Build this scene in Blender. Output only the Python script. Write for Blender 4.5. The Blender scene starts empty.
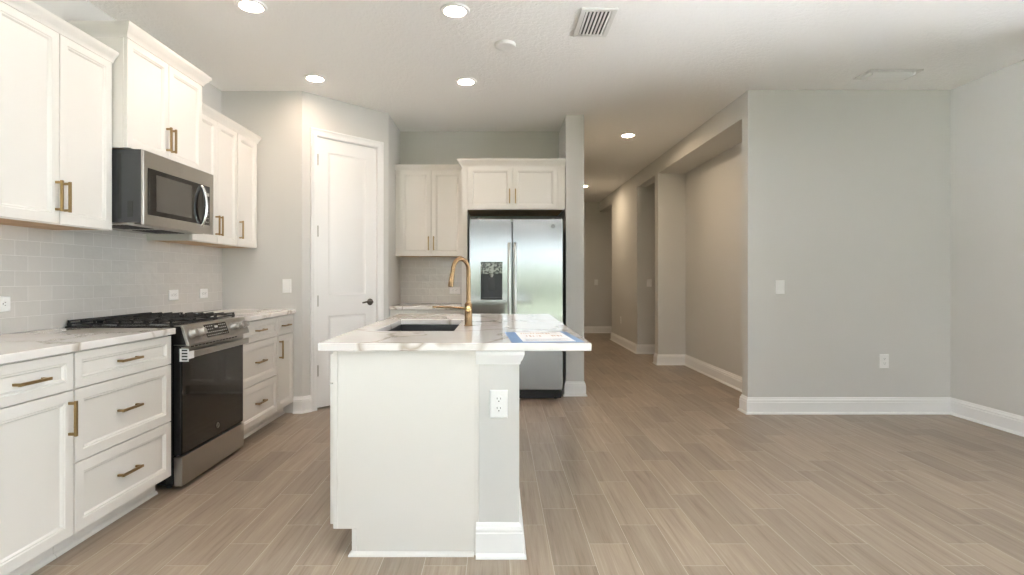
import bpy, bmesh, math, random
from mathutils import Vector, Matrix

random.seed(7)
S = bpy.context.scene
COL = S.collection
PI = math.pi

# ------------------------------------------------------------------ camera
cam_d = bpy.data.cameras.new('camera')
cam = bpy.data.objects.new('camera', cam_d)
COL.objects.link(cam)
cam.location = (0, 0, 1.2)
cam.rotation_euler = (PI / 2, 0, 0)
cam_d.sensor_fit = 'HORIZONTAL'
cam_d.sensor_width = 36
cam_d.lens = 36 * 550 / 1024
cam_d.shift_x = 14 / 1024
cam_d.shift_y = -9.5 / 1024
cam_d.clip_start = 0.02
S.camera = cam

# ------------------------------------------------------------------ world, sun, view
S.view_settings.view_transform = 'Standard'
S.view_settings.look = 'None'
S.view_settings.gamma = 1
S.view_settings.use_curve_mapping = False
S.view_settings.exposure = 1.82
S.cycles.use_denoising = True
S.cycles.max_bounces = 10
S.cycles.diffuse_bounces = 7
S.cycles.glossy_bounces = 4
S.cycles.caustics_reflective = False
S.cycles.caustics_refractive = False
S.cycles.sample_clamp_indirect = 8

world = bpy.data.worlds.new('world')
S.world = world
world.use_nodes = True
bg = world.node_tree.nodes['Background']
bg.inputs['Color'].default_value = (0.86, 0.98, 1.05, 1)
SKY = 1.3
# hazy clear sky: brightest towards the horizon
wt = world.node_tree
w_tc = wt.nodes.new('ShaderNodeTexCoord'); w_sp = wt.nodes.new('ShaderNodeSeparateXYZ')
w_mx = wt.nodes.new('ShaderNodeMath'); w_mx.operation = 'MAXIMUM'; w_mx.inputs[1].default_value = 0
w_ma = wt.nodes.new('ShaderNodeMath'); w_ma.operation = 'MULTIPLY_ADD'; w_ma.inputs[1].default_value = -0.7 * SKY; w_ma.inputs[2].default_value = SKY
wt.links.new(w_tc.outputs['Generated'], w_sp.inputs[0]); wt.links.new(w_sp.outputs[2], w_mx.inputs[0])
wt.links.new(w_mx.outputs[0], w_ma.inputs[0]); wt.links.new(w_ma.outputs[0], bg.inputs['Strength'])

sun_d = bpy.data.lights.new('sun', 'SUN')
sun_d.energy = 67
sun_d.angle = 0.01
sun_d.color = (0.92, 0.965, 1.03)
sun = bpy.data.objects.new('sun', sun_d)
sun.rotation_euler = (math.radians(-25), 0, 0)   # high, from the street side: lights the added bounce paving beside the house, never shines in
COL.objects.link(sun)
sun.location = (0, 8, 12)

LAMP_STRENGTH = 48
LAMP_COLOR = (1.0, 0.77, 0.60)
HALL_STRENGTH = 116
FILL_STRENGTH = 26  # for the lamps added out of view to brighten the living area
FILL_COLOR = (1.0, 0.86, 0.80)
HALL_COLOR = (1.0, 0.78, 0.54)

# daylight enters through the glazed rear wall: portal in the opening
def portal(name, loc, rot, sx, sy):
    d = bpy.data.lights.new(name, 'AREA')
    d.shape = 'RECTANGLE'; d.size = sx; d.size_y = sy
    d.cycles.is_portal = True
    o = bpy.data.objects.new(name, d)
    o.location = loc; o.rotation_euler = rot
    COL.objects.link(o)
portal('window_portal', (0.75, -4.57, 1.16), (-PI / 2, 0, PI), 6.0, 2.35)
portal('window_portal', (4.07, -0.15, 1.50), (-PI / 2, 0, -PI / 2), 7.3, 2.5)
portal('window_portal', (-2.53, -1.1, 1.50), (-PI / 2, 0, PI / 2), 5.4, 2.5)

# ------------------------------------------------------------------ materials
def mat(name, color=(0.8, 0.8, 0.8), rough=0.5, metal=0.0, **kw):
    m = bpy.data.materials.new(name)
    m.use_nodes = True
    b = m.node_tree.nodes['Principled BSDF']
    b.inputs['Base Color'].default_value = (*color, 1)
    b.inputs['Roughness'].default_value = rough
    b.inputs['Metallic'].default_value = metal
    for k, v in kw.items():
        b.inputs[k.replace('_', ' ')].default_value = v
    return m

class N:
    """small node-building helper"""
    def __init__(s, m):
        s.t = m.node_tree
        s.b = s.t.nodes['Principled BSDF']
    def n(s, kind, **kw):
        x = s.t.nodes.new(kind)
        for k, v in kw.items():
            setattr(x, k, v)
        return x
    def l(s, a, b):
        s.t.links.new(a, b)
    def math(s, op, a, b=None, c=None, clamp=False):
        x = s.n('ShaderNodeMath', operation=op, use_clamp=clamp)
        for i, v in enumerate((a, b, c)):
            if v is None:
                continue
            if isinstance(v, (int, float)):
                x.inputs[i].default_value = v
            else:
                s.l(v, x.inputs[i])
        return x.outputs[0]
    def noise(s, vec, scale, detail=4, rough=0.5, dist=0):
        x = s.n('ShaderNodeTexNoise')
        s.l(vec, x.inputs['Vector'])
        x.inputs['Scale'].default_value = scale
        x.inputs['Detail'].default_value = detail
        x.inputs['Roughness'].default_value = rough
        x.inputs['Distortion'].default_value = dist
        return x.outputs['Fac']
    def mapping(s, vec, scale=(1, 1, 1), rot=(0, 0, 0), loc=(0, 0, 0)):
        x = s.n('ShaderNodeMapping')
        s.l(vec, x.inputs['Vector'])
        x.inputs['Scale'].default_value = scale
        x.inputs['Rotation'].default_value = rot
        x.inputs['Location'].default_value = loc
        return x.outputs[0]
    def ramp(s, fac, stops):
        x = s.n('ShaderNodeValToRGB')
        s.l(fac, x.inputs[0])
        e = x.color_ramp.elements
        while len(e) < len(stops):
            e.new(0.5)
        for i, (p, c) in enumerate(stops):
            e[i].position = p
            e[i].color = (*c, 1) if len(c) == 3 else c
        return x.outputs[0]
    def mix(s, fac, a, b, mode='MIX'):
        x = s.n('ShaderNodeMix', data_type='RGBA', blend_type=mode)
        for sock, v in ((x.inputs[0], fac), (x.inputs[6], a), (x.inputs[7], b)):
            if isinstance(v, (int, float)):
                sock.default_value = v
            elif isinstance(v, tuple):
                sock.default_value = (*v, 1)
            else:
                s.l(v, sock)
        return x.outputs[2]
    def bump(s, h, strength, dist=0.01):
        x = s.n('ShaderNodeBump')
        s.l(h, x.inputs['Height'])
        x.inputs['Strength'].default_value = strength
        x.inputs['Distance'].default_value = dist
        s.l(x.outputs[0], s.b.inputs['Normal'])
        return x
    def obj(s):
        return s.n('ShaderNodeTexCoord').outputs['Object']
    def color(s, c):
        s.l(c, s.b.inputs['Base Color'])

WHITE = mat('white_cabinet_paint', (0.775, 0.752, 0.712), 0.38)
TRIMW = mat('white_trim_paint', (0.87, 0.87, 0.865), 0.4)
WALL = mat('greige_wall_paint', (0.64, 0.632, 0.61), 0.75)
k = N(WALL); k.bump(k.noise(k.obj(), 140, 3), 0.10, 0.003)
CEIL = mat('ceiling_paint', (0.91, 0.91, 0.90), 0.9)
k = N(CEIL); k.bump(k.ramp(k.noise(k.obj(), 34, 4, 0.55, 0.6), [(0.42, (0, 0, 0)), (0.62, (1, 1, 1))]), 0.35, 0.006)
BIRCH = mat('birch_underside', (0.50, 0.30, 0.15), 0.5)
k = N(BIRCH)
k.color(k.ramp(k.noise(k.mapping(k.obj(), (3, 3, 40)), 3), [(0.3, (0.42, 0.25, 0.12)), (0.7, (0.58, 0.37, 0.19))]))
BRASS = mat('brushed_brass', (0.37, 0.255, 0.12), 0.34, 1.0)
FAUCET = mat('champagne_bronze', (0.27, 0.168, 0.088), 0.26, 1.0)
HUB = mat('polished_gold', (0.62, 0.45, 0.22), 0.22, 1.0)
DARKBRONZE = mat('dark_bronze', (0.10, 0.085, 0.07), 0.35, 0.9)
NICKEL = mat('satin_nickel', (0.45, 0.43, 0.40), 0.35, 1.0)
CHROME = mat('chrome', (0.75, 0.75, 0.75), 0.15, 1.0)
FHANDLE = mat('bright_handle_steel', (0.66, 0.66, 0.65), 0.34, 1.0)
KNOB = mat('satin_knob_metal', (0.62, 0.61, 0.60), 0.28, 1.0)
BLACK = mat('black_enamel', (0.012, 0.012, 0.013), 0.22)
BLACKMATTE = mat('cast_iron', (0.015, 0.015, 0.016), 0.55)
GRAPHITE = mat('graphite_sheet_metal', (0.06, 0.062, 0.065), 0.4, 0.3)
GLASSBLACK = mat('black_oven_glass', (0.012, 0.011, 0.010), 0.04)
CAVITY = mat('black_plastic', (0.02, 0.02, 0.022), 0.35)
PLASTIC = mat('white_plastic', (0.86, 0.86, 0.85), 0.35)
SLOT = mat('dark_slot', (0.03, 0.03, 0.03), 0.6)
PAPER = mat('white_paper', (0.86, 0.86, 0.87), 0.5)
BLUE = mat('blue_print', (0.12, 0.23, 0.42), 0.45)
INK = mat('brown_ink', (0.50, 0.30, 0.20), 0.6)
GREYINK = mat('grey_ink', (0.35, 0.36, 0.38), 0.6)
SINKM = mat('charcoal_sink', (0.030, 0.030, 0.032), 0.35)
VENTW = mat('vent_white', (0.78, 0.78, 0.76), 0.45)
DUCT = mat('dark_duct', (0.10, 0.10, 0.10), 0.8)
SCREEN = mat('reflection_tinted_screen', (0.085, 0.08, 0.07), 0.15)  # room reflection in the microwave window put into this colour
LIME = mat('grey_keypad', (0.55, 0.55, 0.53), 0.5)

def steel(name, color, rough, stretch):
    m = mat(name, color, rough, 1.0)
    q = N(m)
    f = q.noise(q.mapping(q.obj(), stretch), 6, 3)
    q.l(q.math('MULTIPLY_ADD', f, 0.10, rough - 0.05), q.b.inputs['Roughness'])
    q.bump(f, 0.015, 0.002)
    return m
STEEL = steel('stainless_steel', (0.33, 0.33, 0.325), 0.13, (4, 4, 90))
STEELD = steel('warm_stainless_steel', (0.47, 0.45, 0.42), 0.30, (90, 2, 90))

def emit(name, color, strength):
    m = bpy.data.materials.new(name)
    m.use_nodes = True
    t = m.node_tree
    t.nodes.clear()
    e = t.nodes.new('ShaderNodeEmission')
    e.inputs[0].default_value = (*color, 1)
    e.inputs[1].default_value = strength
    o = t.nodes.new('ShaderNodeOutputMaterial')
    t.links.new(e.outputs[0], o.inputs[0])
    return m
LENS = emit('lamp_lens', LAMP_COLOR, LAMP_STRENGTH)
LENSF = emit('fill_lamp_lens', FILL_COLOR, FILL_STRENGTH)
LENSH = emit('hall_lamp_lens', HALL_COLOR, HALL_STRENGTH)

# window glass: mostly clear, a little mirror
PANE = bpy.data.materials.new('window_glass')
PANE.use_nodes = True
t = PANE.node_tree
t.nodes.clear()
o = t.nodes.new('ShaderNodeOutputMaterial')
mx = t.nodes.new('ShaderNodeMixShader'); tr = t.nodes.new('ShaderNodeBsdfTransparent'); gl = t.nodes.new('ShaderNodeBsdfGlossy')
fr = t.nodes.new('ShaderNodeFresnel'); fr.inputs[0].default_value = 1.45
gl.inputs['Roughness'].default_value = 0.0
t.links.new(fr.outputs[0], mx.inputs[0]); t.links.new(tr.outputs[0], mx.inputs[1]); t.links.new(gl.outputs[0], mx.inputs[2]); t.links.new(mx.outputs[0], o.inputs[0])

LAWN = mat('lawn', (0.05, 0.075, 0.03), 0.9)
k = N(LAWN); k.color(k.ramp(k.noise(k.obj(), 1.4, 6), [(0.3, (0.026, 0.031, 0.017)), (0.7, (0.040, 0.047, 0.026))]))

NEUTRAL = mat('neutral_grey_ground', (0.16, 0.155, 0.15), 0.9)
HEDGE = mat('hedge_green', (0.026, 0.031, 0.017), 0.9)
BOUNCE = mat('pale_bounce_paving', (0.75, 0.745, 0.73), 0.8)
# floor: wood-look porcelain planks, long side towards the back wall, a third stagger
FLOOR = mat('wood_look_plank_tile', (0.4, 0.3, 0.2), 0.34)
k = N(FLOOR)
sep = k.n('ShaderNodeSeparateXYZ'); co = k.obj(); k.l(co, sep.inputs[0])
PW, PL = 0.18, 0.568
fx = k.math('DIVIDE', k.math('ADD', sep.outputs[0], 10 * PW - 0.05), PW)
row = k.math('FLOOR', fx)
u = k.math('SUBTRACT', fx, row)
fy = k.math('ADD', k.math('DIVIDE', k.math('SUBTRACT', sep.outputs[1], 2.294 - 10 * PL), PL), k.math('MULTIPLY', k.math('SUBTRACT', row, 11), -1 / 3))
fy = k.math('ADD', fy, 30)
cl = k.math('FLOOR', fy)
v = k.math('SUBTRACT', fy, cl)
eu = k.math('MULTIPLY', k.math('MINIMUM', u, k.math('SUBTRACT', 1, u)), PW)
ev = k.math('MULTIPLY', k.math('MINIMUM', v, k.math('SUBTRACT', 1, v)), PL)
edge = k.math('MINIMUM', eu, ev)
grout = k.math('LESS_THAN', edge, 0.0012)
cmb = k.n('ShaderNodeCombineXYZ'); k.l(row, cmb.inputs[0]); k.l(cl, cmb.inputs[1])
wn = k.n('ShaderNodeTexWhiteNoise', noise_dimensions='2D'); k.l(cmb.outputs[0], wn.inputs['Vector'])
off = k.n('ShaderNodeVectorMath', operation='MULTIPLY_ADD')
k.l(wn.outputs['Color'], off.inputs[0]); off.inputs[1].default_value = (9, 9, 9); k.l(co, off.inputs[2])
g1 = k.noise(k.mapping(off.outputs[0], (30, 1.5, 1)), 1.0, 5, 0.6, 0.8)
g2 = k.noise(k.mapping(off.outputs[0], (150, 3.5, 1)), 1.0, 3, 0.6)
gr = k.math('ADD', k.math('MULTIPLY', g1, 0.65), k.math('MULTIPLY', g2, 0.35))
wood = k.ramp(gr, [(0.30, (0.192, 0.140, 0.099)), (0.45, (0.288, 0.227, 0.171)), (0.58, (0.338, 0.274, 0.210)), (0.72, (0.428, 0.362, 0.296))])
tone = k.math('MULTIPLY_ADD', wn.outputs['Value'], 0.26, 0.87)
tc = k.n('ShaderNodeCombineColor'); 
for i in range(3):
    k.l(tone, tc.inputs[i])
wood = k.mix(1.0, wood, tc.outputs[0], 'MULTIPLY')
k.color(k.mix(grout, wood, (0.52, 0.465, 0.39)))
k.l(k.math('MULTIPLY_ADD', g2, 0.14, 0.30), k.b.inputs['Roughness'])
k.bump(k.math('SUBTRACT', k.math('MULTIPLY', gr, 0.25), grout), 0.25, 0.002)

# marble-look quartz with wandering tan veins
QUARTZ = mat('veined_quartz', (0.8, 0.8, 0.78), 0.10)
k = N(QUARTZ)
co = k.obj()
warp = k.n('ShaderNodeTexNoise'); k.l(co, warp.inputs['Vector']); warp.inputs['Scale'].default_value = 1.6; warp.inputs['Detail'].default_value = 4
wv = k.n('ShaderNodeVectorMath', operation='MULTIPLY_ADD'); k.l(warp.outputs['Color'], wv.inputs[0]); wv.inputs[1].default_value = (0.9, 0.9, 0.9); k.l(co, wv.inputs[2])
vo = k.n('ShaderNodeTexVoronoi', feature='DISTANCE_TO_EDGE'); k.l(wv.outputs[0], vo.inputs['Vector']); vo.inputs['Scale'].default_value = 1.9
wid = k.math('MULTIPLY_ADD', k.noise(co, 3.0, 2), 0.075, 0.002)
vein = k.math('SUBTRACT', 1.0, k.math('DIVIDE', vo.outputs['Distance'], wid), clamp=True)
vein = k.math('MULTIPLY', vein, k.ramp(k.noise(co, 1.1, 3), [(0.32, (0.08, 0.08, 0.08)), (0.50, (1, 1, 1))]))
base = k.ramp(k.noise(co, 1.3, 5), [(0.35, (0.74, 0.70, 0.66)), (0.62, (0.82, 0.80, 0.78))])
k.color(k.mix(k.math('MULTIPLY', vein, 0.78, clamp=True), base, (0.33, 0.26, 0.19)))

def tile_mat(name, axis):
    m = mat(name, (0.6, 0.6, 0.57), 0.10)
    q = N(m)
    c = q.obj()
    sp = q.n('ShaderNodeSeparateXYZ'); q.l(c, sp.inputs[0])
    cb = q.n('ShaderNodeCombineXYZ')
    q.l(sp.outputs[axis], cb.inputs[0])
    q.l(q.math('SUBTRACT', sp.outputs[2], 0.922), cb.inputs[1])
    br = q.n('ShaderNodeTexBrick')
    q.l(cb.outputs[0], br.inputs['Vector'])
    br.offset = 0.5
    br.inputs['Scale'].default_value = 1
    br.inputs['Brick Width'].default_value = 0.155
    br.inputs['Row Height'].default_value = 0.0785
    br.inputs['Mortar Size'].default_value = 0.0014
    br.inputs['Mortar Smooth'].default_value = 0.3
    br.inputs['Color1'].default_value = (0.66, 0.635, 0.60, 1)
    br.inputs['Color2'].default_value = (0.62, 0.60, 0.57, 1)
    br.inputs['Mortar'].default_value = (0.76, 0.74, 0.71, 1)
    q.color(br.outputs['Color'])
    wavy = q.noise(c, 16, 2)
    h = q.math('SUBTRACT', q.math('MULTIPLY', wavy, 0.9), q.math('MULTIPLY', br.outputs['Fac'], 0.35))
    q.bump(h, 0.5, 0.008)
    q.l(q.math('MULTIPLY_ADD', br.outputs['Fac'], 0.4, 0.06), q.b.inputs['Roughness'])
    return m
TILE_Y = tile_mat('glazed_subway_tile_side', 1)
TILE_X = tile_mat('glazed_subway_tile_rear', 0)

# ------------------------------------------------------------------ mesh helpers
MW = {}
class M:
    def __init__(s):
        s.v = []; s.f = []
    def add(s, vs, fs):
        o = len(s.v)
        s.v += [Vector(p) for p in vs]
        s.f += [tuple(i + o for i in f) for f in fs]
        return s
    def box(s, x0, x1, y0, y1, z0, z1):
        vs = [(x, y, z) for z in (z0, z1) for y in (y0, y1) for x in (x0, x1)]
        return s.add(vs, [(0, 2, 3, 1), (4, 5, 7, 6), (0, 1, 5, 4), (2, 6, 7, 3), (0, 4, 6, 2), (1, 3, 7, 5)])
    def prism(s, pts, a0, a1, axis):
        """2-D outline extruded along axis; pts are the two other coordinates in xyz order"""
        def p(q, a):
            c = list(q); c.insert(axis, a); return c
        n = len(pts)
        vs = [p(q, a0) for q in pts] + [p(q, a1) for q in pts]
        fs = [tuple(range(n)), tuple(range(2 * n - 1, n - 1, -1))]
        fs += [(i, (i + 1) % n, n + (i + 1) % n, n + i) for i in range(n)]
        return s.add(vs, fs)
    def lathe(s, c, axis, prof, seg=32):
        """prof: (radius, distance along axis)"""
        a = Vector(axis).normalized()
        u = a.orthogonal().normalized(); w = a.cross(u)
        c = Vector(c); vs = []; fs = []
        for r, h in prof:
            for i in range(seg):
                t = 2 * PI * i / seg
                vs.append(c + a * h + (u * math.cos(t) + w * math.sin(t)) * max(r, 1e-5))
        for j in range(len(prof) - 1):
            for i in range(seg):
                fs.append((j * seg + i, j * seg + (i + 1) % seg, (j + 1) * seg + (i + 1) % seg, (j + 1) * seg + i))
        fs.append(tuple(range(seg - 1, -1, -1)))
        fs.append(tuple(range((len(prof) - 1) * seg, len(prof) * seg)))
        return s.add(vs, fs)
    def cyl(s, p0, p1, r, r2=None, seg=24):
        p0 = Vector(p0); p1 = Vector(p1)
        return s.lathe(p0, p1 - p0, [(r, 0), (r if r2 is None else r2, (p1 - p0).length)], seg)
    def tube(s, pts, rad, seg=16, cap=True):
        pts = [Vector(p) for p in pts]
        if isinstance(rad, (int, float)):
            rad = [rad] * len(pts)
        n = len(pts); vs = []; fs = []
        d = (pts[1] - pts[0]).normalized(); u = d.orthogonal().normalized()
        for i, p in enumerate(pts):
            if i == 0: t = pts[1] - pts[0]
            elif i == n - 1: t = pts[-1] - pts[-2]
            else: t = (pts[i + 1] - p).normalized() + (p - pts[i - 1]).normalized()
            t.normalize()
            u = (u - t * u.dot(t)).normalized(); w = t.cross(u)
            for j in range(seg):
                a = 2 * PI * j / seg
                vs.append(p + (u * math.cos(a) + w * math.sin(a)) * rad[i])
        for i in range(n - 1):
            for j in range(seg):
                fs.append((i * seg + j, i * seg + (j + 1) % seg, (i + 1) * seg + (j + 1) % seg, (i + 1) * seg + j))
        if cap:
            fs.append(tuple(range(seg - 1, -1, -1)))
            fs.append(tuple(range((n - 1) * seg, n * seg)))
        return s.add(vs, fs)
    def sweep(s, path, prof, side=1, closed=False):
        """profile (out, z) carried along a floor-plan polyline with mitred corners; side=1: out is to the right of travel"""
        n = len(path); P = [Vector(p) for p in path]
        def nrm(a, b):
            d = (b - a).normalized(); return Vector((d.y, -d.x)) * side
        vs = []; fs = []; m = len(prof)
        for i in range(n):
            if closed or 0 < i < n - 1:
                n1 = nrm(P[i - 1], P[i]); n2 = nrm(P[i], P[(i + 1) % n])
                q = (n1 + n2) / (1 + n1.dot(n2))
            elif i == 0: q = nrm(P[0], P[1])
            else: q = nrm(P[-2], P[-1])
            for o, z in prof:
                vs.append((P[i].x + q.x * o, P[i].y + q.y * o, z))
        for i in range(n if closed else n - 1):
            i2 = (i + 1) % n
            for j in range(m):
                j2 = (j + 1) % m
                fs.append((i * m + j, i2 * m + j, i2 * m + j2, i * m + j2))
        if not closed:
            fs.append(tuple(range(m))); fs.append(tuple(range(n * m - 1, (n - 1) * m - 1, -1)))
        return s.add(vs, fs)
    def rings(s, x0, x1, z0, z1, yf, yb, rg):
        """framed panel facing -Y: rg = (inset, depth behind the front)"""
        vs = []; fs = []
        allr = [(0, yb - yf)] + list(rg)
        for ins, dp in allr:
            vs += [(x0 + ins, yf + dp, z0 + ins), (x1 - ins, yf + dp, z0 + ins), (x1 - ins, yf + dp, z1 - ins), (x0 + ins, yf + dp, z1 - ins)]
        for r in range(len(allr) - 1):
            for i in range(4):
                fs.append((r * 4 + i, r * 4 + (i + 1) % 4, r * 4 + 4 + (i + 1) % 4, r * 4 + 4 + i))
        e = (len(allr) - 1) * 4
        fs.append((e, e + 1, e + 2, e + 3)); fs.append((3, 2, 1, 0))
        return s.add(vs, fs)
    def build(s, name, material, parent=None, world=False, bevel=0, seg=2):
        me = bpy.data.meshes.new(name)
        vs = s.v
        if world and parent is not None:
            r = parent
            while r.parent: r = r.parent
            inv = MW[r.name].inverted()
            vs = [inv @ p for p in vs]
        me.from_pydata([tuple(p) for p in vs], [], s.f)
        b = bmesh.new(); b.from_mesh(me)
        bmesh.ops.remove_doubles(b, verts=b.verts, dist=1e-6)
        bmesh.ops.recalc_face_normals(b, faces=b.faces)
        b.to_mesh(me); b.free()
        me.shade_smooth()
        me.set_sharp_from_angle(angle=math.radians(35))
        me.materials.append(material)
        ob = bpy.data.objects.new(name, me)
        COL.objects.link(ob)
        if parent is not None: ob.parent = parent
        if bevel:
            md = ob.modifiers.new('bevel', 'BEVEL'); md.width = bevel; md.segments = seg
            md.limit_method = 'ANGLE'; md.angle_limit = math.radians(40); md.harden_normals = True
        return ob

def thing(name, label, cat, loc=(0, 0, 0), rz=0.0, group=None):
    o = bpy.data.objects.new(name, None)
    COL.objects.link(o)
    o.empty_display_size = 0.1
    o.location = loc; o.rotation_euler = (0, 0, rz)
    o['label'] = label; o['category'] = cat
    if group: o['group'] = group
    MW[o.name] = Matrix.Translation(loc) @ Matrix.Rotation(rz, 4, 'Z')
    return o
def tag(o, label, cat, group=None):
    o['label'] = label; o['category'] = cat
    if group: o['group'] = group
    return o
def struct(ob):
    ob['kind'] = 'structure'
    return ob

# ------------------------------------------------------------------ room shell
CH = 2.862          # ceiling height
XL, XR = -2.46, 4.0
YK = 4.89           # short wall closing the run of cabinets
YB = 6.24           # wall behind the refrigerator
YREAR = -4.5
XH = 2.21           # hall wall
YF = 4.862          # front of the wall facing the living area
YE = 12.0
ZO = 2.645          # head of the hall openings

struct(M().box(-2.7, 4.2, YREAR - 0.15, YE + 0.15, -0.12, 0).build('floor', FLOOR))
struct(M().box(-2.7, 4.2, YREAR - 0.15, YE + 0.15, CH, CH + 0.12).build('ceiling', CEIL))
WZ0, WZ1 = 0.30, 2.74
def side_windows(x0, x1, ya, yb, yend, wall, win, n):
    # long side wall with one wide window behind the kitchen
    w = M()
    w.box(x0, x1, YREAR, ya, 0, CH).box(x0, x1, yb, yend, 0, CH)
    w.box(x0, x1, ya, yb, WZ1, CH).box(x0, x1, ya, yb, 0, WZ0)
    struct(w.build(wall, WALL))
    f = M(); c = (x0 + x1) / 2
    for i in range(n + 1):
        y = ya + (yb - ya) * i / n
        f.box(c - 0.03, c + 0.03, max(ya + 0.001, y - 0.035), min(yb - 0.001, y + 0.035), WZ0 + 0.001, WZ1 - 0.001)
    f.box(c - 0.03, c + 0.03, ya + 0.001, yb - 0.001, WZ0 + 0.001, WZ0 + 0.06)
    f.box(c - 0.03, c + 0.03, ya + 0.001, yb - 0.001, WZ1 - 0.06, WZ1 - 0.001)
    f = struct(f.build(win, TRIMW))
    M().box(c - 0.003, c + 0.003, ya + 0.01, yb - 0.01, WZ0 + 0.03, WZ1 - 0.03).build('pane', PANE, f)
side_windows(XR, XR + 0.14, -3.8, 3.5, YF + 0.12, 'wall_right', 'window_2', 4)
side_windows(XL - 0.14, XL, -3.8, 1.6, YK + 1.5, 'wall_left', 'added_window', 4)  # left window is added out of view to bring in daylight
struct(M().box(XL, -1.743, YK, YK + 0.10, 0, CH).build('wall_kitchen_end', WALL))
struct(M().box(-1.107, 0.692, YB, YB + 0.12, 0, CH).build('wall_back', WALL))
struct(M().box(-1.227, -1.107, 5.56, YB + 0.12, 0, CH).build('wall_alcove_left', WALL))
struct(M().box(0.692, 0.876, 5.60, YE, 0, CH).build('wall_hall_left', WALL))
struct(M().box(0.6, 4.2, YE, YE + 0.12, 0, CH).build('wall_hall_end', WALL))
struct(M().box(XH, XR, YF, 4.98, 0, CH).build('wall_living', WALL))
w = M()
w.box(XH, 2.59, 4.98, 7.59, ZO, CH)
w.box(XH, 3.5, 7.59, 7.74, 0, CH)
w.box(XH, 2.36, 7.74, 8.73, ZO, CH)
w.box(XH, 2.36, 8.73, 10.69, 0, CH)
w.box(XH, 2.36, 10.69, YE, ZO, CH)
struct(w.build('wall_hall_right', WALL))
struct(M().box(2.59, 2.70, 4.98, 7.59, 0, CH).build('wall_niche_back', WALL))
struct(M().box(2.36, 3.5, 8.73, 8.85, 0, CH).build('wall_side_hall', WALL))
struct(M().box(3.5, 3.62, 7.59, YE, 0, CH).build('wall_side_rooms', WALL))
# backstops that keep the pantry and the rear of the house dark
struct(M().box(-2.6, -0.9, 6.36, 6.46, 0, CH).build('wall_pantry_rear', WALL))
# rear wall with the glazed opening the daylight comes through
RX0, RX1, RZ1 = -2.2, 3.7, 2.30
w = M()
w.box(XL, RX0, YREAR - 0.14, YREAR, 0, CH)
w.box(RX1, XR, YREAR - 0.14, YREAR, 0, CH)
w.box(RX0, RX1, YREAR - 0.14, YREAR, RZ1, CH)
struct(w.build('wall_rear', WALL))
fr_m = M(); pn = M()
nb = 4
for i in range(nb + 1):
    x = RX0 + (RX1 - RX0) * i / nb
    fr_m.box(max(RX0, x - 0.035), min(RX1, x + 0.035), YREAR - 0.10, YREAR - 0.04, 0, RZ1)
fr_m.box(RX0, RX1, YREAR - 0.10, YREAR - 0.04, RZ1 - 0.07, RZ1 - 0.001)
fr_m.box(RX0, RX1, YREAR - 0.10, YREAR - 0.04, 0.001, 0.06)
wf = struct(fr_m.build('window_1', TRIMW))
pn.box(RX0 + 0.01, RX1 - 0.01, YREAR - 0.073, YREAR - 0.067, 0.03, RZ1 - 0.03)
pn.build('pane', PANE, wf)
struct(M().box(-30, 30, -60, YREAR - 0.16, -0.30, -0.12).build('ground', LAWN))
struct(M().box(5.41, 30, YREAR - 0.159, 30, -0.30, -0.12).build('neutral_ground', NEUTRAL))  # unseen grey ground, added to keep green bounce out of the room
hd = M()
for i in range(60):
    x = -24 + i * 0.8; hh = 1.75 + 0.25 * random.random()
    hd.lathe((x, -20 + random.uniform(-0.3, 0.3), -0.12), (0, 0, 1), [(0.5, 0), (0.7, 0.3), (0.75, hh * 0.6), (0.6, hh * 0.9), (0.25, hh + 0.12)], 9)
hg = hd.build('hedge', HEDGE)  # added out of view to cut the sky mirrored in the refrigerator
hg['kind'] = 'stuff'; hg['label'] = 'green hedge added unseen across the lawn to cut the reflected sky'; hg['category'] = 'hedge'
struct(M().box(4.21, 5.4, YREAR - 0.159, 13, -0.30, -0.10).box(-9, -2.71, YREAR - 0.159, 13, -0.30, -0.10).build('bounce_paving', BOUNCE))  # unseen pale strips added to bounce sunlight up onto the ceiling

# angled pantry wall with its door
A = Vector((-1.743, YK)); B = Vector((-1.107, 5.56))
AL = (B - A).length
AR = math.atan2(B.y - A.y, B.x - A.x)
AM = Matrix.Translation((A.x, A.y, 0)) @ Matrix.Rotation(AR, 4, 'Z')   # local x along the wall, -y into the kitchen
def angled(m):
    m.v = [AM @ p for p in m.v]
    return m
D0, D1, DH = 0.150, 0.782, 2.485     # door leaf span and head
w = M()
w.box(0, D0 - 0.012, 0, 0.11, 0, CH)
w.box(D1 + 0.012, AL, 0, 0.11, 0, CH)
w.box(D0 - 0.012, D1 + 0.012, 0, 0.11, DH + 0.012, CH)
struct(angled(w).build('wall_pantry', WALL))
# casing: stepped profile, two legs and a head, mitred
cas = M()
CW = 0.062
def casing_profile_run(m, p, q, outp, outq):
    pass
i0, i1, zt = D0 - 0.008, D1 + 0.008, DH + 0.008
prof = [(0.0, 0.0), (0.0, 0.010), (0.012, 0.013), (0.020, 0.010), (0.044, 0.015), (0.050, 0.020), (CW, 0.020), (CW, 0.0)]
vs = []; fs = []
corners = [(i0, 0, -1, 0), (i0, zt, -1, 1), (i1, zt, 1, 1), (i1, 0, 1, 0)]
for (cx, cz, sx, sz) in corners:
    for o_, t_ in prof:
        vs.append((cx + sx * o_, -t_ - 0.0005, cz + sz * o_))
m_ = len(prof)
for i in range(3):
    for j in range(m_):
        j2 = (j + 1) % m_
        fs.append((i * m_ + j, (i + 1) * m_ + j, (i + 1) * m_ + j2, i * m_ + j2))
fs.append(tuple(range(m_))); fs.append(tuple(range(3 * m_, 4 * m_)))
cas.add(vs, fs)
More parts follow.
